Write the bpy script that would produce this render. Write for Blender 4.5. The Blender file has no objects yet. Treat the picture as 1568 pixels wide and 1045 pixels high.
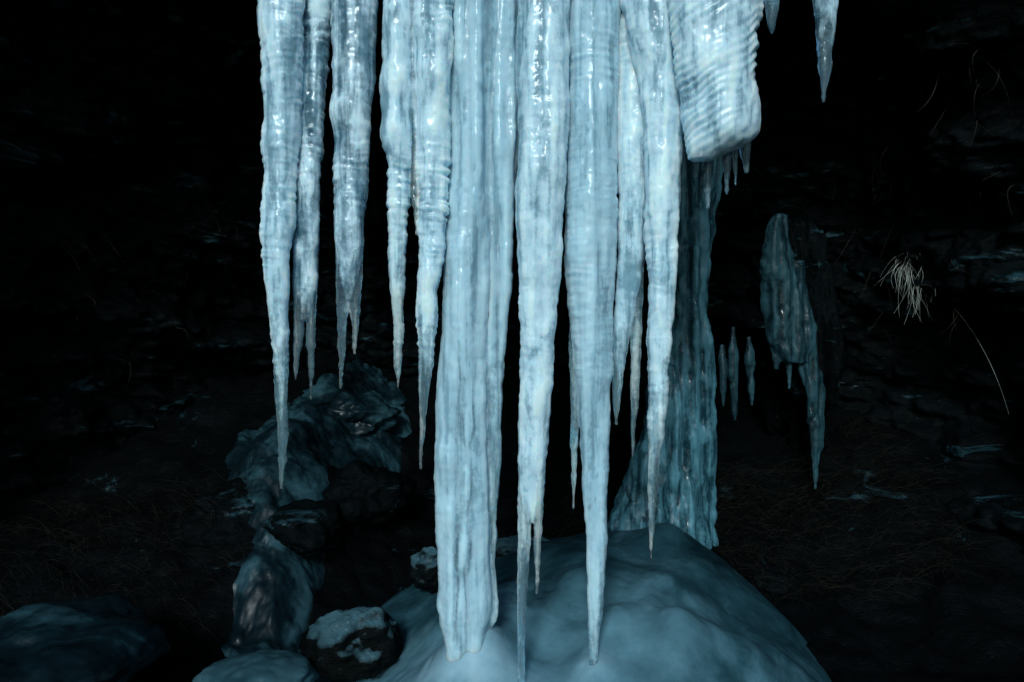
import bpy, math
import numpy as np
from mathutils import Vector
from mathutils.bvhtree import BVHTree

rng = np.random.RandomState(7)
scene = bpy.context.scene
CAMZ = 1.3
K = 1.5/1568.0            # metres per survey unit, per metre of distance

def W(u, v, d):
    return np.array([(u-784)*K*d, d, CAMZ-(v-522.5)*K*d])

# ------------------------------------------------------------------ noise
def _hash(ix, iy, iz, seed):
    h = (ix.astype(np.int64)*374761393 + iy.astype(np.int64)*668265263 + iz.astype(np.int64)*2147483647 + seed*1274126177) & 0xFFFFFFFF
    h = ((h ^ (h >> 13))*1103515245) & 0xFFFFFFFF
    h = ((h ^ (h >> 16))*668265263) & 0xFFFFFFFF
    h = h ^ (h >> 15)
    return (h & 0xFFFFFF)/float(0xFFFFFF)*2-1

def vn(p, s=(1, 1, 1), seed=0):
    q = p*np.array(s, dtype=float) + 100.37
    i = np.floor(q).astype(np.int64); f = q-i
    f = f*f*f*(f*(f*6-15)+10)
    r = 0
    for a in (0, 1):
        wx = f[:, 0] if a else 1-f[:, 0]
        for b in (0, 1):
            wy = f[:, 1] if b else 1-f[:, 1]
            for c in (0, 1):
                wz = f[:, 2] if c else 1-f[:, 2]
                r = r + wx*wy*wz*_hash(i[:, 0]+a, i[:, 1]+b, i[:, 2]+c, seed)
    return r

def fbm(p, s, seed=0, o=4, g=0.5):
    s = np.array(s, dtype=float); r = 0; a = 1
    for k in range(o):
        r = r + a*vn(p, s, seed+k*17); s = s*2.03; a *= g
    return r

def sst(a, b, x):
    t = np.clip((x-a)/(b-a), 0, 1)
    return t*t*(3-2*t)

# ------------------------------------------------------------------ mesh helpers
def mesh_obj(name, verts, faces, mat=None, smooth=True):
    me = bpy.data.meshes.new(name+"_mesh")
    verts = np.asarray(verts, dtype=np.float32)
    if isinstance(faces, np.ndarray) and faces.shape[1] == 4:
        n = len(faces)
        me.vertices.add(len(verts)); me.vertices.foreach_set("co", verts.ravel())
        me.loops.add(n*4); me.loops.foreach_set("vertex_index", faces.ravel().astype(np.int32))
        me.polygons.add(n)
        me.polygons.foreach_set("loop_start", np.arange(0, n*4, 4, dtype=np.int32))
        me.polygons.foreach_set("loop_total", np.full(n, 4, dtype=np.int32))
        me.update(calc_edges=True); me.validate()
    else:
        me.from_pydata([tuple(map(float, v)) for v in verts], [], [tuple(map(int, f)) for f in faces])
    if smooth:
        me.polygons.foreach_set("use_smooth", np.ones(len(me.polygons), dtype=bool))
    ob = bpy.data.objects.new(name, me)
    scene.collection.objects.link(ob)
    if mat: me.materials.append(mat)
    return ob

def grid_faces(nu, nv, flip=False):
    i, j = np.meshgrid(np.arange(nu-1), np.arange(nv-1), indexing='ij')
    a = (i*nv+j).ravel(); b = ((i+1)*nv+j).ravel(); c = ((i+1)*nv+j+1).ravel(); d = (i*nv+j+1).ravel()
    return np.stack([a, d, c, b] if flip else [a, b, c, d], axis=1)

def getv(me):
    a = np.empty(len(me.vertices)*3, dtype=np.float32); me.vertices.foreach_get("co", a); return a.reshape(-1, 3).astype(float)
def getn(me):
    a = np.empty(len(me.vertices)*3, dtype=np.float32); me.vertices.foreach_get("normal", a); return a.reshape(-1, 3).astype(float)
def setv(me, v):
    me.vertices.foreach_set("co", v.astype(np.float32).ravel()); me.update()

# ------------------------------------------------------------------ materials
def new_mat(name):
    m = bpy.data.materials.new(name); m.use_nodes = True
    nt = m.node_tree; nt.nodes.clear()
    out = nt.nodes.new("ShaderNodeOutputMaterial")
    return m, nt, out

def N(nt, t, **kw):
    n = nt.nodes.new(t)
    for k, v in kw.items(): setattr(n, k, v)
    return n

def noise(nt, vec, scale, detail=3, rough=0.5, dist=0.0):
    n = N(nt, "ShaderNodeTexNoise"); n.inputs["Scale"].default_value = scale
    n.inputs["Detail"].default_value = detail; n.inputs["Roughness"].default_value = rough
    n.inputs["Distortion"].default_value = dist
    nt.links.new(vec, n.inputs["Vector"]); return n.outputs["Fac"]

def mapping(nt, vec, sc):
    m = N(nt, "ShaderNodeMapping"); m.inputs["Scale"].default_value = sc
    nt.links.new(vec, m.inputs["Vector"]); return m.outputs["Vector"]

def maprange(nt, val, a, b, c, d):
    m = N(nt, "ShaderNodeMapRange"); m.inputs[1].default_value = a; m.inputs[2].default_value = b
    m.inputs[3].default_value = c; m.inputs[4].default_value = d
    nt.links.new(val, m.inputs[0]); return m.outputs[0]

def math_(nt, op, a, b=None, clamp=False):
    m = N(nt, "ShaderNodeMath"); m.operation = op; m.use_clamp = clamp
    for i, x in enumerate((a, b)):
        if x is None: continue
        if hasattr(x, "is_linked"): nt.links.new(x, m.inputs[i])
        else: m.inputs[i].default_value = x
    return m.outputs[0]

def ramp(nt, fac, stops):
    r = N(nt, "ShaderNodeValToRGB"); el = r.color_ramp.elements
    while len(el) < len(stops): el.new(0.5)
    for e, (p, c) in zip(el, stops):
        e.position = p; e.color = (c[0], c[1], c[2], 1)
    nt.links.new(fac, r.inputs[0]); return r.outputs[0]

def principled(nt, **kw):
    p = N(nt, "ShaderNodeBsdfPrincipled")
    for k, v in kw.items():
        s = p.inputs[k]
        if hasattr(v, "is_linked"): nt.links.new(v, s)
        else: s.default_value = v
    return p

def ice_material(name, dark, light, clear_bias=0.0, sss=1.0, bump=0.14, rough=0.28, veins=0.7, coat=0.30, crest=0.07, wst=0.5):
    m, nt, out = new_mat(name)
    tc = N(nt, "ShaderNodeTexCoord").outputs["Object"]
    streak = noise(nt, mapping(nt, tc, (36, 36, 1.8)), 1.0, 3, 0.55, 0.3)
    cloud = noise(nt, mapping(nt, tc, (12, 12, 5)), 1.0, 5, 0.62, 1.2)
    fine = noise(nt, mapping(nt, tc, (70, 70, 60)), 1.0, 2, 0.55, 0.6)
    vein = noise(nt, mapping(nt, tc, (24, 24, 6)), 1.0, 3, 0.5, 1.5)
    vm = math_(nt, 'ABSOLUTE', math_(nt, 'SUBTRACT', vein, 0.5))
    vline = maprange(nt, vm, 0.0, 0.013, veins, 0.0)
    mixv = math_(nt, 'ADD', math_(nt, 'MULTIPLY', streak, wst), math_(nt, 'MULTIPLY', cloud, 0.88-wst))
    mixv = math_(nt, 'ADD', mixv, math_(nt, 'MULTIPLY', fine, 0.12))
    ca = N(nt, "ShaderNodeAttribute"); ca.attribute_name = "crest"
    mixc = math_(nt, 'ADD', mixv, math_(nt, 'MULTIPLY', vline, 0.10))
    mixc = math_(nt, 'ADD', mixc, math_(nt, 'MULTIPLY', ca.outputs["Fac"], crest))  # crests coloured paler to stand in for light glowing through the ice
    mid = tuple((a+b)/2 for a, b in zip(dark, light))
    col = ramp(nt, mixc, [(0.39, dark), (0.5, mid), (0.61, light)])
    bp = N(nt, "ShaderNodeBump"); bp.inputs["Strength"].default_value = bump; bp.inputs["Distance"].default_value = 0.004
    nt.links.new(math_(nt, 'ADD', fine, cloud), bp.inputs["Height"])
    milky = principled(nt, **{"Base Color": col, "Roughness": rough, "IOR": 1.31,
        "Subsurface Weight": sss, "Subsurface Radius": (0.014, 0.029, 0.036), "Subsurface Scale": 1.0,
        "Coat Weight": coat, "Coat Roughness": 0.10, "Coat IOR": 1.31,
        "Normal": bp.outputs[0]})
    clear = principled(nt, **{"Base Color": (0.60, 0.88, 1.0, 1), "Roughness": 0.06, "IOR": 1.31,
        "Transmission Weight": 1.0, "Normal": bp.outputs[0]})
    at = N(nt, "ShaderNodeAttribute"); at.attribute_name = "clarity"
    c = math_(nt, 'ADD', at.outputs["Fac"], clear_bias)
    c = math_(nt, 'ADD', c, maprange(nt, mixv, 0.42, 0.58, 0.38, -0.38))
    c = math_(nt, 'SUBTRACT', c, math_(nt, 'MULTIPLY', ca.outputs["Fac"], 0.14), clamp=True)
    c = math_(nt, 'MINIMUM', c, 0.85)
    mx = N(nt, "ShaderNodeMixShader"); nt.links.new(c, mx.inputs[0])
    nt.links.new(milky.outputs[0], mx.inputs[1]); nt.links.new(clear.outputs[0], mx.inputs[2])
    nt.links.new(mx.outputs[0], out.inputs[0])
    return m

ICE_WHITE = ice_material("ice_frosted", (0.31, 0.52, 0.63), (0.74, 0.90, 0.97), -0.05)
ICE_BLUE = ice_material("ice_milky_blue", (0.31, 0.50, 0.60), (0.54, 0.73, 0.815), -0.20, bump=0.12, veins=0.5, wst=0.6, crest=0.05)
ICE_GREY = ice_material("ice_translucent", (0.13, 0.28, 0.37), (0.70, 0.86, 0.94), 0.14, bump=0.16, veins=1.0, crest=0.10)
ICE_DEEP = ice_material("ice_shaded_teal", (0.008, 0.045, 0.064), (0.075, 0.21, 0.265), 0.0, sss=0.0, bump=0.1, rough=0.4, coat=0.0, wst=0.6)  # same ice, with the shade deeper in the cave put into darker colours
ICE_DIM = ice_material("ice_dim_teal", (0.004, 0.019, 0.026), (0.024, 0.074, 0.094), 0.0, sss=0.0, bump=0.1, rough=0.5, coat=0.0, wst=0.6)  # darker still: cave shade on the background ice painted into its base colour
ICE_CLEAR = ice_material("ice_clear", (0.13, 0.28, 0.36), (0.50, 0.70, 0.80), 0.55, sss=0.0)

def ground_ice_material(name, a, b, c, spec=0.5, bumpd=0.01, painted_falloff=None):
    m, nt, out = new_mat(name)
    tc = N(nt, "ShaderNodeTexCoord").outputs["Object"]
    n1 = noise(nt, tc, 3.0, 6, 0.6, 0.8)
    n2 = noise(nt, mapping(nt, tc, (22, 22, 22)), 1.0, 4, 0.6)
    f = math_(nt, 'ADD', math_(nt, 'MULTIPLY', n1, 0.85), math_(nt, 'MULTIPLY', n2, 0.15))
    if painted_falloff is not None:
        at = N(nt, "ShaderNodeAttribute"); at.attribute_name = "painted_falloff"
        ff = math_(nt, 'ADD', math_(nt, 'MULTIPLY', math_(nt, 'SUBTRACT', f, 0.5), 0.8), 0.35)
        ff = math_(nt, 'ADD', ff, math_(nt, 'MULTIPLY', at.outputs["Fac"], painted_falloff))  # painted light falloff shifts the ice colour
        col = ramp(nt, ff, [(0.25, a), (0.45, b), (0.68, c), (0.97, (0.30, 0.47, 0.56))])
    else:
        col = ramp(nt, f, [(0.36, a), (0.5, b), (0.66, c)])
    bp = N(nt, "ShaderNodeBump"); bp.inputs["Strength"].default_value = 0.3; bp.inputs["Distance"].default_value = bumpd
    nt.links.new(f, bp.inputs["Height"])
    p = principled(nt, **{"Base Color": col, "Roughness": maprange(nt, n2, 0.3, 0.7, 0.22, 0.5), "IOR": 1.31,
        "Specular IOR Level": spec, "Normal": bp.outputs[0]})
    nt.links.new(p.outputs[0], out.inputs[0]); return m

MOUND = ground_ice_material("mound_ice", (0.004, 0.017, 0.023), (0.020, 0.064, 0.083), (0.095, 0.21, 0.265), 0.4, painted_falloff=0.60)
SMOOTH = ground_ice_material("smooth_ice", (0.014, 0.042, 0.055), (0.03, 0.08, 0.10), (0.06, 0.13, 0.16), 0.3)
STREAM = ground_ice_material("stream_ice", (0.0005, 0.002, 0.003), (0.004, 0.014, 0.019), (0.035, 0.095, 0.12), 0.4, 0.03)

def rock_material(name, c0, c1, ice=0.0, cap=False):
    m, nt, out = new_mat(name)
    tc = N(nt, "ShaderNodeTexCoord").outputs["Object"]
    n1 = noise(nt, mapping(nt, tc, (2.2, 2.2, 6)), 1.0, 6, 0.65, 0.6)
    n2 = noise(nt, tc, 22, 4, 0.65)
    col = ramp(nt, n1, [(0.35, c0), (0.7, c1)])
    h = math_(nt, 'ADD', n1, math_(nt, 'MULTIPLY', n2, 0.35))
    bp = N(nt, "ShaderNodeBump"); bp.inputs["Strength"].default_value = 0.9; bp.inputs["Distance"].default_value = 0.04
    nt.links.new(h, bp.inputs["Height"])
    rk = principled(nt, **{"Base Color": col, "Roughness": maprange(nt, n2, 0.3, 0.7, 0.5, 0.9), "Specular IOR Level": 0.05, "Normal": bp.outputs[0]})
    icep = principled(nt, **{"Base Color": (0.055, 0.125, 0.155, 1) if cap else (0.026, 0.076, 0.098, 1), "Roughness": 0.25, "IOR": 1.31, "Normal": bp.outputs[0]})
    if cap:
        g = N(nt, "ShaderNodeNewGeometry"); sp = N(nt, "ShaderNodeSeparateXYZ"); nt.links.new(g.outputs["Normal"], sp.inputs[0])
        k = math_(nt, 'ADD', sp.outputs[2], math_(nt, 'MULTIPLY', math_(nt, 'SUBTRACT', n2, 0.5), 0.3))
        fac = maprange(nt, k, 0.35, 0.95, 0, 1)
    else:
        pt = noise(nt, mapping(nt, tc, (3, 3, 9)), 1.0, 5, 0.7, 1.0)
        fac = maprange(nt, pt, 0.60-ice, 0.72-ice, 0, 0.8)
    mx = N(nt, "ShaderNodeMixShader"); nt.links.new(fac, mx.inputs[0])
    nt.links.new(rk.outputs[0], mx.inputs[1]); nt.links.new(icep.outputs[0], mx.inputs[2])
    nt.links.new(mx.outputs[0], out.inputs[0]); return m

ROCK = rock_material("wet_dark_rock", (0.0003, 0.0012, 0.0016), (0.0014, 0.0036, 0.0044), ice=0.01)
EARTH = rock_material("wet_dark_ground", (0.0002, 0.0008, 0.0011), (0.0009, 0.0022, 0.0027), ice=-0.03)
CAPPED = rock_material("ice_capped_rock", (0.001, 0.002, 0.002), (0.004, 0.007, 0.008), cap=True)

def grass_material(name, c0, c1):
    m, nt, out = new_mat(name)
    oi = N(nt, "ShaderNodeTexCoord").outputs["Object"]
    n = noise(nt, oi, 14, 3)
    p = principled(nt, **{"Base Color": ramp(nt, n, [(0.35, c0), (0.65, c1)]), "Roughness": 0.7, "Specular IOR Level": 0.1})
    nt.links.new(p.outputs[0], out.inputs[0]); return m
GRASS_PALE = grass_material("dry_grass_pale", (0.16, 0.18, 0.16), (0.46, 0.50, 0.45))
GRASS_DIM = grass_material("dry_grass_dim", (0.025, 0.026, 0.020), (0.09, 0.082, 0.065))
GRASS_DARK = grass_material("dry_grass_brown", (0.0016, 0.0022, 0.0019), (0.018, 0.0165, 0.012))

# ------------------------------------------------------------------ icicles
def tube(profile, d, ratio, seed, top_ext=-190, blunt=None):
    P = np.array(profile, dtype=float)
    if P[0, 0] <= 0 and top_ext is not None:
        P = np.vstack([[top_ext, P[0, 1]-4, P[0, 2]+4], P])
    v = P[:, 0]
    vs = np.arange(v[0], v[-1]+0.01, 2.0)
    L = np.interp(vs, v, P[:, 1]); R = np.interp(vs, v, P[:, 2])
    k = np.hanning(17); k /= k.sum()
    def sm(a):
        ap = np.concatenate([np.full(8, a[0]), a, np.full(8, a[-1])]); return np.convolve(ap, k, 'valid')
    L = sm(L); R = sm(R)
    cx = ((L+R)/2-784)*K*d; r = np.maximum((R-L)/2, 2.0)*K*d
    z = CAMZ-(vs-522.5)*K*d
    n = len(vs); pp = np.stack([np.zeros(n), np.zeros(n), z], 1)
    cx = cx + np.clip(r/0.03, 0, 1)*0.0025*vn(pp, (1, 1, 16), seed+5) + 0.0018*vn(pp, (1, 1, 34), seed+6)
    cy = d + 0.018*vn(pp, (1, 1, 2.5), seed) + 0.006*vn(pp, (1, 1, 11), seed+3)
    S = 40; th = np.linspace(0, 2*math.pi, S, endpoint=False)
    ct, s_ = np.cos(th), np.sin(th)
    X = cx[:, None]+r[:, None]*ct[None]; Y = cy[:, None]+r[:, None]*ratio*s_[None]; Z = np.repeat(z[:, None], S, 1)
    verts = np.stack([X, Y, Z], -1).reshape(-1, 3)
    i, j = np.meshgrid(np.arange(n-1), np.arange(S), indexing='ij')
    a = (i*S+j).ravel(); b = (i*S+(j+1) % S).ravel(); c = ((i+1)*S+(j+1) % S).ravel(); e = ((i+1)*S+j).ravel()
    faces = [tuple(q) for q in np.stack([a, e, c, b], 1)]
    nv = len(verts)
    verts = np.vstack([verts, [[cx[0], cy[0], z[0]+0.002], [cx[-1], cy[-1], z[-1]-(0.004 if blunt is None else blunt)]]])
    for q in range(S):
        faces.append((nv, q, (q+1) % S)); faces.append((nv+1, (n-1)*S+(q+1) % S, (n-1)*S+q))
    return verts, faces, (z, cx, cy, r)

def icicle(name, parts, d, mat, seed, ratio=0.85, voxel=0.003, ripple=0.0022, lump=0.0035, flute=0.003, slope=0.0, clar=0.95, lam=1.0, top_ext=-190, regular=0.0):
    V = []; F = []; off = 0; info = []
    for k, pr in enumerate(parts):
        dd = d
        if isinstance(pr, dict): dd = d+pr.get('dy', 0); prof = pr['p']; rt = pr.get('ratio', ratio)
        else: prof = pr; rt = ratio
        v, f, inf = tube(prof, dd, rt, seed+k*7, top_ext)
        V.append(v); F += [tuple(np.array(q)+off) for q in f]; off += len(v); info.append(inf+(rt,))
    ob = mesh_obj(name, np.vstack(V), F)
    md = ob.modifiers.new("r", 'REMESH'); md.mode = 'VOXEL'; md.voxel_size = voxel; md.use_smooth_shade = True
    sm = ob.modifiers.new("s", 'SMOOTH'); sm.factor = 0.5; sm.iterations = 6
    dg = bpy.context.evaluated_depsgraph_get()
    me = bpy.data.meshes.new_from_object(ob.evaluated_get(dg))
    ob.modifiers.clear(); old = ob.data; ob.data = me; bpy.data.meshes.remove(old); me.name = name+"_mesh"
    v = getv(me); nrm = getn(me)
    best = np.full(len(v), 1e9); rad = np.zeros(len(v))
    for (z, cx, cy, r, rt) in info:
        zi = z[::-1]
        xx = np.interp(v[:, 2], zi, cx[::-1]); yy = np.interp(v[:, 2], zi, cy[::-1]); rr = np.interp(v[:, 2], zi, r[::-1])
        out = (v[:, 2] > z[0]+.01) | (v[:, 2] < z[-1]-.01)
        dist = np.abs(np.sqrt((v[:, 0]-xx)**2+((v[:, 1]-yy)/rt)**2)-rr)+out*10
        m = dist < best; best[m] = dist[m]; rad[m] = rr[m]
    sc = np.clip(rad/0.03, 0.25, 1.15)
    w_ = v.copy(); w_[:, 2] = v[:, 2]+slope*v[:, 0]+0.014*vn(v, (14, 14, 10), seed+40)
    rip = vn(w_, (14, 14, 78*lam), seed+45)+0.7*vn(w_, (24, 24, 125*lam), seed+46)
    if regular: rip = rip*(1-regular)+regular*np.sin(2*math.pi*w_[:, 2]/0.024+2.5*vn(w_, (7, 7, 12), seed+47))
    amp = 0.7+0.9*vn(v, (7, 7, 6), seed+50)
    side = 0.55+0.85*np.abs(nrm[:, 0])     # rims of the curtain carry the strongest ribs
    dsp = ripple*side*np.clip(amp, 0.08, 1.5)*rip*np.clip(sc, .5, 1)
    dsp = dsp+lump*sc*(vn(v, (20, 20, 12), seed+60)+0.5*vn(v, (40, 40, 26), seed+61))
    dsp = dsp+0.0011*np.clip(sc, .5, 1)*vn(v, (75, 75, 60), seed+62)
    if flute: dsp = dsp+flute*(vn(v, (34, 34, 1.8), seed+70))*sc
    bead = sst(0.02, 0.007, rad)
    dsp = dsp+bead*0.0028*vn(v, (3, 3, 55), seed+80)
    cr = np.clip(dsp/(ripple+lump*0.8+flute*0.7+1e-4), -1.2, 1.2)
    v = v+nrm*dsp[:, None]*np.array([1, 1, 0.6])
    setv(me, v)
    at = me.attributes.new("clarity", 'FLOAT', 'POINT')
    cl = sst(0.036, 0.012, rad)*clar
    at.data.foreach_set("value", cl.astype(np.float32))
    at = me.attributes.new("crest", 'FLOAT', 'POINT')
    at.data.foreach_set("value", cr.astype(np.float32))
    me.polygons.foreach_set("use_smooth", np.ones(len(me.polygons), dtype=bool))
    me.materials.clear(); me.materials.append(mat)
    return ob

icicle("icicle", [[(0,398,467),(100,402,464),(200,401,459),(300,400,451),(355,398,449),(375,401,446),(400,403,444),(470,410,443),(550,417,442),(600,419,441),(650,423,439),(700,425,438),(730,427,434),(748,429,432)]],
       1.98, ICE_WHITE, 11, ripple=0.0026)
icicle("icicle", [[(0,460,510),(100,460,503),(200,456,495),(300,452,490),(400,449,486),(450,452,483),(490,460,475)],
                  [(250,450,475),(400,448,469),(450,449,468),(520,450,464),(583,452,456)], [(250,465,489),(400,466,487),(430,466,485),(520,469,482),(570,471,480),(612,474,477)]],
       2.03, ICE_GREY, 23, ripple=0.0022, voxel=0.0027)
icicle("icicle", [[(0,508,579),(100,507,574),(200,508,567),(300,511,560),(380,514,555),(430,520,548),(460,528,541)],
                  [(250,510,540),(400,513,536),(480,515,532),(540,517,528),(597,519,523)], [(250,535,563),(400,533,554),(480,535,550),(520,539,547),(543,541,544)]],
       2.0, ICE_GREY, 31, ripple=0.0018, voxel=0.0027)
icicle("icicle", [[(0,588,645),(100,584,640),(200,583,637),(240,591,633),(300,592,628),(350,591,623),(410,590,620),(450,597,620),(500,600,618),(550,603,616),(594,608,612)],
                  {'p':[(0,630,694),(100,630,692),(200,633,690),(300,640,687),(400,640,680),(450,638,669),(500,638,668),(550,640,664),(600,641,658),(650,642,652),(718,643,646)],'dy':-0.01},
                  [(0,610,660),(130,612,655),(200,620,645),(260,628,641),(300,630,640),(360,637,642)]],
       1.99, ICE_WHITE, 45, ripple=0.0026, lump=0.0055, voxel=0.0027)
icicle("ice_column", [{'p':[(0,684,764),(200,688,754),(350,685,750),(500,682,745),(560,676,745),(620,672,746),(700,672,748),(800,672,752),(880,676,755),(930,675,757),(970,678,748),(1010,682,735),(1060,680,742),(1130,665,765),(1200,650,780)],'ratio':0.8},
                  {'p':[(0,745,800),(200,748,794),(330,748,784),(400,745,780),(500,742,775),(600,742,768),(700,740,764),(800,738,759),(870,735,757),(915,735,762),(945,735,762),(970,728,750),(1010,715,738)],'dy':0.015},
                  {'p':[(0,700,745),(300,704,742),(500,700,730),(700,700,727),(900,696,722),(1060,688,718),(1100,680,720)],'dy':-0.035,'ratio':0.9}],
       2.02, ICE_BLUE, 52, voxel=0.0033, ripple=0.0006, lump=0.0036, flute=0.012)
icicle("icicle", [[(0,792,876),(200,790,872),(300,786,865),(400,790,860),(500,794,852),(600,796,846),(700,795,838),(760,796,830),(800,800,820)],
                  [(600,796,830),(740,794,818),(800,793,815),(900,791,808),(1000,791,806),(1120,793,805)],
                  [(600,812,844),(720,810,836),(760,813,834),(800,816,831),(850,817,828),(908,820,824)]],
       1.96, ICE_WHITE, 67, ripple=0.0011, flute=0.007, lump=0.0038, voxel=0.003)
icicle("icicle", [[(0,868,950),(100,872,949),(300,866,945),(400,866,942),(500,874,938),(600,884,935),(700,890,931),(800,895,929),(870,899,926),(930,899,923),(980,900,917),(1035,901,916)],
                  {'p':[(300,866,896),(380,866,892),(500,872,890),(600,873,888),(700,874,884),(778,876,879)],'dy':0.02}],
       2.0, ICE_BLUE, 71, ripple=0.0012, flute=0.006, lump=0.0034, voxel=0.003)
icicle("icicle", [[(0,936,1015),(200,944,1000),(300,946,992),(380,945,986),(450,942,978),(500,938,968),(550,936,960),(600,937,952),(650,941,947)],
                  {'p':[(300,958,991),(360,962,990),(500,966,984),(600,965,980),(650,965,974),(700,967,970)],'dy':0.01}],
       2.03, ICE_WHITE, 83, ripple=0.0012, flute=0.005, voxel=0.0028)
icicle("icicle", [[(0,950,1045),(100,972,1044),(190,984,1044),(300,988,1044),(400,992,1036),(500,994,1028),(600,992,1022),(700,992,1013),(750,991,1006),(800,993,1003),(857,996,1000)]],
       1.97, ICE_WHITE, 97, ripple=0.0013, lump=0.0042, flute=0.005, voxel=0.0028)
# fat icicle with a broken-off blunt end
fat = icicle("broken_icicle", [[(-190,1000,1170),(0,1022,1168),(50,1029,1159),(100,1035,1156),(150,1041,1156),(185,1043,1162),(203,1045,1162),(214,1046,1156),(226,1047,1138),(236,1049,1115),(246,1054,1085)]],
       1.9, ICE_WHITE, 103, ripple=0.0042, lam=0.6, slope=-0.55, lump=0.004, voxel=0.0032, ratio=0.75, top_ext=None, regular=0.4)
icicle("icicle", [[(-150,1160,1200),(0,1170,1195),(35,1175,1190),(52,1180,1184)]], 2.1, ICE_CLEAR, 111, voxel=0.0026, top_ext=None, ripple=.001)
icicle("icicle", [[(0,1244,1282),(60,1253,1279),(100,1256,1275),(130,1257,1268),(156,1260,1263)]], 2.1, ICE_CLEAR, 117, voxel=0.0026, lump=0.006, ripple=.001)
icicle("icicle", [[(180,1055,1075),(250,1060,1070),(275,1064,1067)], [(180,1070,1095),(260,1078,1091),(318,1083,1087)],
                  [(180,1095,1120),(250,1105,1118),(298,1110,1114)], [(180,1120,1150),(230,1132,1148),(265,1142,1146)], [(180,1118,1132),(255,1122,1128),(285,1124,1127)],
                  [(150,1060,1150),(190,1062,1148),(215,1070,1140)]],
       1.97, ICE_CLEAR, 123, voxel=0.0025, top_ext=None, ripple=.001)

def lumpy(name, c, size, mat, seed, amp=0.15, sub=6, fr=2.2):
    bpy.ops.mesh.primitive_ico_sphere_add(subdivisions=sub, radius=1, location=(0, 0, 0))
    ob = bpy.context.object; ob.name = name; ob.data.name = name+"_mesh"
    v = getv(ob.data)
    n = 1+amp*fbm(v, (fr, fr, fr), seed, 5, 0.5)
    v = v*n[:, None]*np.array(size)+np.array(c)
    setv(ob.data, v); ob.data.polygons.foreach_set("use_smooth", np.ones(len(ob.data.polygons), dtype=bool))
    ob.data.materials.append(mat); return ob
lumpy("ice_curtain_root", (0.05, 2.12, 2.83), (0.98, 0.28, 0.30), ICE_BLUE, 5, 0.18)

# ------------------------------------------------------------------ terrain
def H(x, y):
    x = np.asarray(x, float); y = np.asarray(y, float)
    p = np.stack([x.ravel(), y.ravel(), np.zeros(x.size)], 1)
    t = (y-2.55)
    sp = np.where(t > 3, t, np.log1p(np.exp(np.clip(t, -10, 3)*5))/5)
    h = 0.60*np.minimum(sp, 3.0)
    h = h+0.28*sst(-0.55, -1.1, x)*sst(1.2, 2.8, y)+0.15*sst(1.3, 1.9, x)*sst(1.5, 3, y)
    nz = 0.13*fbm(p, (1.5, 1.5, 1), 3, 4)+0.035*fbm(p, (9, 9, 1), 9, 4)
    return h + nz.reshape(x.shape)*np.clip(y-0.5, 0.3, 1)
def axis(n, ext, c, k):
    t = np.linspace(-1, 1, n); return c+ext*np.sinh(k*t)/np.sinh(k)
gx = axis(460, 60, 0, 5.2); gy = axis(460, 60, 2.8, 5.2)
GX, GY = np.meshgrid(gx, gy, indexing='ij')
gv = np.stack([GX.ravel(), GY.ravel(), H(GX, GY).ravel()], 1)
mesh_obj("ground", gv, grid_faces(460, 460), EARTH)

# ice mound: light falloff painted into its colour, paler under the drips, darker behind
mx_ = np.linspace(-1.5, 1.7, 420); my_ = np.linspace(1.0, 4.0, 400)
MX, MY = np.meshgrid(mx_, my_, indexing='ij')
a = np.where(MX > 0.5, 0.86, 1.5)
q = ((MX-0.5)/a)**2+((MY-2.7)/1.5)**2
pm = np.stack([MX.ravel(), MY.ravel(), np.zeros(MX.size)], 1)
mz = -0.15+0.64*(1-q)+(0.05*fbm(pm, (3.2, 3.2, 1), 21, 2)+0.006*fbm(pm, (14, 14, 1), 24, 3)).reshape(MX.shape)
for (bx, by, bh, br) in [(0.62, 2.8, 0.09, 0.13), (0.33, 2.15, 0.05, 0.08), (0.50, 2.1, 0.06, 0.09), (-0.14, 2.0, 0.10, 0.16), (-0.13, 2.03, 0.08, 0.09), (0.24, 2.0, 0.04, 0.08)]:
    mz = mz+bh*np.exp(-((MX-bx)**2+(MY-by)**2)/br**2)
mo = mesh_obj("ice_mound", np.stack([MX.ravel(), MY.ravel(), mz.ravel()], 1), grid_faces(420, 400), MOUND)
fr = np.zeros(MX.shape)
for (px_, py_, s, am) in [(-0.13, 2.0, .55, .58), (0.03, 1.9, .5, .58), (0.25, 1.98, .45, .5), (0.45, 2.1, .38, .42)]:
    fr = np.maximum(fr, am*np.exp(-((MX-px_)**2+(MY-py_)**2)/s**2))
fr = fr+0.40*np.exp(-((MX+0.13)**2+(MY-2.0)**2)/0.12**2)+0.25*np.exp(-((MX-0.24)**2+(MY-2.0)**2)/0.06**2)+0.2*np.exp(-((MX-0.03)**2+(MY-1.95)**2)/0.08**2)  # tight paler rings blend the column and icicle feet into the mound
fat_ = mo.data.attributes.new("painted_falloff", 'FLOAT', 'POINT')
fat_.data.foreach_set("value", fr.ravel().astype(np.float32))

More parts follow.
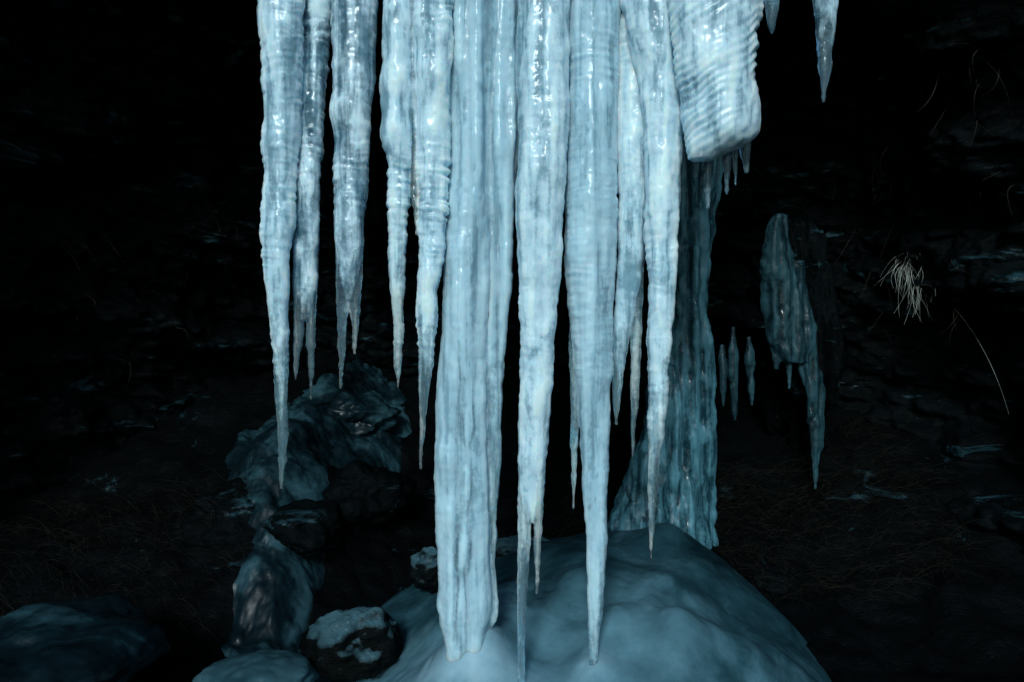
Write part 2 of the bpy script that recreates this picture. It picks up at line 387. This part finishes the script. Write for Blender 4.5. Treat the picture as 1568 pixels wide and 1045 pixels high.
# frozen stream draped over the left slope
def seg_d(x, y, pts):
    best = np.full(x.shape, 9.0)
    for (x0, y0, w0), (x1, y1, w1) in zip(pts[:-1], pts[1:]):
        dx, dy = x1-x0, y1-y0; t = np.clip(((x-x0)*dx+(y-y0)*dy)/(dx*dx+dy*dy), 0, 1)
        dd = np.hypot(x-x0-t*dx, y-y0-t*dy)/(w0+(w1-w0)*t); best = np.minimum(best, dd)
    return best
sx = np.linspace(-2.2, -0.2, 380); sy = np.linspace(1.8, 4.4, 420)
SX, SY = np.meshgrid(sx, sy, indexing='ij')
sd = seg_d(SX, SY, [(-0.80, 4.1, 0.26), (-0.82, 3.7, 0.34), (-1.12, 3.30, 0.36), (-0.95, 2.95, 0.24), (-0.92, 2.5, 0.18)])
ps = np.stack([SX.ravel(), SY.ravel(), np.zeros(SX.size)], 1)
sz = H(SX, SY)-0.05+0.10*(1-sd**2).clip(-1.5, 1)+0.025*fbm(ps, (6, 6, 1), 33, 4).reshape(SX.shape)
mesh_obj("frozen_stream", np.stack([SX.ravel(), SY.ravel(), sz.ravel()], 1), grid_faces(380, 420), STREAM)

def rock_at(u, v, d, size, seed, mat, name="boulder", amp=0.22):
    c = W(u, v, d); return lumpy(name, c, size, mat, seed, amp, 5, 1.5)
rock_at(542, 985, 2.35, (0.14, 0.14, 0.12), 214, CAPPED, amp=0.24)
rock_at(395, 1043, 2.15, (0.17, 0.14, 0.07), 202, SMOOTH, "ice_lump", 0.14)
rock_at(665, 872, 2.7, (0.09, 0.10, 0.08), 203, CAPPED)
rock_at(800, 850, 2.9, (0.13, 0.10, 0.08), 204, CAPPED)
rock_at(540, 640, 3.8, (0.22, 0.2, 0.12), 205, STREAM, "ice_lump", 0.3)
rock_at(470, 810, 2.9, (0.16, 0.16, 0.11), 206, ROCK)
rock_at(350, 800, 3.0, (0.20, 0.2, 0.16), 207, ROCK)
rock_at(560, 760, 3.2, (0.2, 0.2, 0.15), 208, ROCK)
rock_at(60, 1015, 2.0, (0.26, 0.3, 0.12), 209, STREAM, "ice_lump")
rock_at(1180, 890, 2.9, (0.09, 0.09, 0.06), 210, ROCK)

# ------------------------------------------------------------------ cave shell
nu, nv_ = 620, 420
ph = np.linspace(-math.pi/2, math.pi/2, nu); t = np.linspace(0, 1, nv_)
PH, T = np.meshgrid(ph, t, indexing='ij')
c = np.cos(T*math.pi/2)**0.45; sZ = -0.6+3.55*np.sin(T*math.pi/2)**0.8
cx = 2.5*np.sin(PH)*c; cy = 2.08+2.45*np.cos(PH)*c
pc = np.stack([cx.ravel(), cy.ravel(), sZ.ravel()], 1)
rot = np.stack([pc[:, 0], pc[:, 1], pc[:, 2]+0.25*pc[:, 0]], 1)
dn = 0.22*fbm(rot, (1.1, 1.1, 2.6), 61, 3)+0.10*np.abs(fbm(rot, (3, 3, 8), 66, 4))+0.03*fbm(rot, (14, 14, 22), 69, 3)
dirv = np.stack([-cx.ravel(), -(cy.ravel()-2.0), -(sZ.ravel()-1.0)*0.5], 1); dirv /= np.linalg.norm(dirv, axis=1)[:, None]+1e-6
edge = sst(0.0, 0.35, np.cos(PH)*c).ravel()
pc = pc+dirv*(dn*(0.25+0.75*edge))[:, None]
cfaces = grid_faces(nu, nv_, True)
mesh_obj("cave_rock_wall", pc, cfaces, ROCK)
bvh = BVHTree.FromPolygons([tuple(p) for p in pc], [tuple(map(int, f)) for f in cfaces])
def wall_d(u, v):
    o = Vector((0, 0, CAMZ)); dr = Vector(W(u, v, 1.0)) - o
    h = bvh.ray_cast(o+dr*2.15, dr)
    return h[0].y if h[0] is not None else 4.0
# outside cliff face around the mouth
k2 = np.linspace(0, 1, 80); bT = np.linspace(-1, 1, 400)
KK, BT = np.meshgrid(k2, bT, indexing='ij')
tt = (1-np.abs(BT))*math.pi/2
bx = 2.5*np.sign(BT)*np.cos(tt)**0.45; bz = -0.6+3.55*np.sin(tt)**0.8
ox = bx*(0.97+KK*2.2); oz = bz+KK*(3.5*np.sin(tt)+0.2); oy = 2.10-0.02*KK+0.5*KK*KK
pf = np.stack([ox.ravel(), oy.ravel(), oz.ravel()], 1)
pf[:, 1] -= (0.25*fbm(pf, (1, 1, 2), 81, 5))*sst(0.0, 0.15, KK.ravel())
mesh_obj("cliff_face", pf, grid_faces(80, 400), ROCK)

# ------------------------------------------------------------------ background ice, hanging from roof and rock
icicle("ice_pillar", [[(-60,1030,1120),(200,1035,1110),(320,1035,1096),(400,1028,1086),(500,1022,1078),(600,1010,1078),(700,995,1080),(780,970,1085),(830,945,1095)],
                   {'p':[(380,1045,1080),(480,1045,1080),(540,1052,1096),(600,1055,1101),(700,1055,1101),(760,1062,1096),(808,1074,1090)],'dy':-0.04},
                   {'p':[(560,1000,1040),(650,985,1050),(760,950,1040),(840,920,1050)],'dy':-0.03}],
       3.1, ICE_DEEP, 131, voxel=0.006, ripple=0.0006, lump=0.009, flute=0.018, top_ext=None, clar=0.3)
lumpy("rock_buttress", W(1215, 520, 3.72), (0.17, 0.36, 0.62), ROCK, 231, 0.22, 6, 1.8)
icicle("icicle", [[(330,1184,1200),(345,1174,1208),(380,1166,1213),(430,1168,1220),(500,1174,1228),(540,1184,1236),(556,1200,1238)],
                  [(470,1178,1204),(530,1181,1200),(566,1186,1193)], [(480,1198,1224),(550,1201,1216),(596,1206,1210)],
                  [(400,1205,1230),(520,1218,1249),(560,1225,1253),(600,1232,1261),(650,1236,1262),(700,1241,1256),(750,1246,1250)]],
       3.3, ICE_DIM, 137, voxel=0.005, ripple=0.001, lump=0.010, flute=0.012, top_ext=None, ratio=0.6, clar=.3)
lumpy("rock_ledge", W(1130, 490, 3.8), (0.13, 0.45, 0.10), ROCK, 233, 0.2, 5, 1.5)
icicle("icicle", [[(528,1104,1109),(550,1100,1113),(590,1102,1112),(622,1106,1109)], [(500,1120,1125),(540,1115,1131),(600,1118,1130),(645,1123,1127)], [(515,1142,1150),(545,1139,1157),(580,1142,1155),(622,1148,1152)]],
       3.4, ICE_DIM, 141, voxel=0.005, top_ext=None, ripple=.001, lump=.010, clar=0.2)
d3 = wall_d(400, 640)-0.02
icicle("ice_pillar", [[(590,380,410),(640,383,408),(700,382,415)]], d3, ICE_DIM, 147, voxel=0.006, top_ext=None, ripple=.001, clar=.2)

# ------------------------------------------------------------------ grass
def blades(name, specs, mat):
    V = []; F = []; o = 0
    for base, tip, sag, w in specs:
        base = np.array(base); tip = np.array(tip); n = 12
        t = np.linspace(0, 1, n)[:, None]
        p = base*(1-t)+tip*t; p = p+np.array(sag)*(4*t*(1-t))
        r = w*(1-0.8*t[:, 0])
        for k in range(n):
            for m in range(3):
                an = m*2.094; V.append(p[k]+r[k]*np.array([math.cos(an), math.sin(an)*0.7, math.sin(an)*0.7]))
        for k in range(n-1):
            for m in range(3):
                m2 = (m+1) % 3; F.append((o+k*3+m, o+k*3+m2, o+(k+1)*3+m2, o+(k+1)*3+m))
        o += n*3
    return mesh_obj(name, V, F, mat, False)
def R(a, b): return a+(b-a)*rng.rand()
gd = wall_d(1395, 400)
sp = []
for i in range(46):
    b = W(R(1385, 1405), R(386, 402), gd)
    t_ = W(R(1366, 1444), R(420, 500), gd-R(0.1, .3)); sp.append((b, t_, (R(-.05, .05), 0, R(0.0, .03)), 0.0014))
for i in range(26):
    b = W(R(1385, 1410), R(385, 400), gd)
    sp.append((b, W(R(1330, 1490), R(380, 450), gd-.2), (0, 0, R(.0, .06)), 0.0009))
sp.append((W(1420, 410, gd-.05), W(1450, 465, gd-.15), (0.03, 0, .03), 0.0016))
sp.append((W(1445, 455, gd-.12), W(1545, 635, gd-.35), (0.03, 0, .03), 0.0018))
sp.append((W(1400, 400, gd-.02), W(1468, 430, gd-.2), (0.0, 0, .03), 0.0012))
sp.append((W(1400, 410, gd-.02), W(1560, 540, gd-.3), (0.0, 0, .08), 0.0010))
blades("dry_grass_tuft", sp, GRASS_PALE)
def ws(u0, v0, u1, v1, sag, w=0.0012):
    d_ = wall_d(u0, v0); return (W(u0, v0, d_), W(u1, v1, d_-.08), sag, w)
sp = [ws(1438, 100, 1403, 172, (.02, 0, -.02)), ws(1403, 172, 1430, 205, (.01, 0, .01)), ws(1360, 225, 1350, 265, (-.02, 0, 0), .0018), ws(1350, 265, 1362, 300, (.025, 0, 0), .0018),
      ws(128, 450, 145, 470, (.02, 0, 0)), ws(1440, 140, 1450, 60, (.02, 0, 0), .0009), ws(1480, 80, 1550, 180, (.03, 0, .04), .0009), ws(1500, 200, 1560, 210, (0, 0, .03), .0009)]
for i in range(60):
    u = R(1200, 1568); v = R(60, 520); sp.append(ws(u, v, u+R(-40, 40), v+R(-5, 60), (R(-.03, .03), 0, R(-.02, .04)), 0.0008))
for i in range(50):
    u = R(20, 390); v = R(250, 560); sp.append(ws(u, v, u+R(-30, 30), v+R(-5, 45), (R(-.03, .03), 0, R(-.02, .04)), 0.0007))
blades("dry_grass_tuft", sp, GRASS_DIM)
def slope_grass(x0, x1, y0, y1, n, ln):
    sp = []
    for i in range(n):
        x = R(x0, x1); y = R(y0, y1); z = float(H(np.array([x]), np.array([y]))[0])
        a = R(-1.2, 1.2); l = ln*R(.5, 1.2)
        tip = (x+l*math.sin(a), y-R(.05, .2), z+l*R(-.25, .45)); sp.append(((x, y, z-.01), tip, (0, -0.02, l*R(.1, .35)), 0.0011))
    return sp
blades("dry_grass", slope_grass(0.9, 1.9, 2.8, 3.6, 1100, 0.24), GRASS_DARK)
blades("dry_grass", slope_grass(-2.0, -1.15, 2.3, 3.1, 800, 0.22), GRASS_DARK)
blades("dry_grass", slope_grass(0.0, 0.9, 3.05, 3.6, 500, 0.18), GRASS_DARK)

# ------------------------------------------------------------------ light, sky, camera
EL = 30; AZ = -10
w = bpy.data.worlds.new("World"); scene.world = w; w.use_nodes = True
nt = w.node_tree; bg = nt.nodes["Background"]
sky = nt.nodes.new("ShaderNodeTexSky"); sky.sky_type = 'NISHITA'; sky.sun_disc = False
sky.sun_elevation = math.radians(EL); sky.sun_rotation = math.radians(180-AZ)
tint = nt.nodes.new("ShaderNodeVectorMath"); tint.operation = 'MULTIPLY'; tint.inputs[1].default_value = (0.74, 0.96, 1.0)
nt.links.new(sky.outputs[0], tint.inputs[0]); nt.links.new(tint.outputs[0], bg.inputs[0]); bg.inputs[1].default_value = 0.09
sl = bpy.data.lights.new("sun", 'SUN'); sl.energy = 2.15; sl.angle = math.radians(12); sl.color = (0.84, 0.96, 1.0)
so = bpy.data.objects.new("sun", sl); scene.collection.objects.link(so)
so.rotation_euler = (math.radians(90-EL), 0, math.radians(AZ)); so.location = (0, -4, 6)

cam = bpy.data.cameras.new("camera"); cam.lens = 24; cam.sensor_width = 36; cam.clip_end = 300; cam.clip_start = 0.02
co = bpy.data.objects.new("camera", cam); scene.collection.objects.link(co)
co.location = (0, 0, CAMZ); co.rotation_euler = (math.radians(90), 0, 0)
scene.camera = co
scene.view_settings.view_transform = 'Standard'; scene.view_settings.look = 'None'; scene.view_settings.exposure = 0
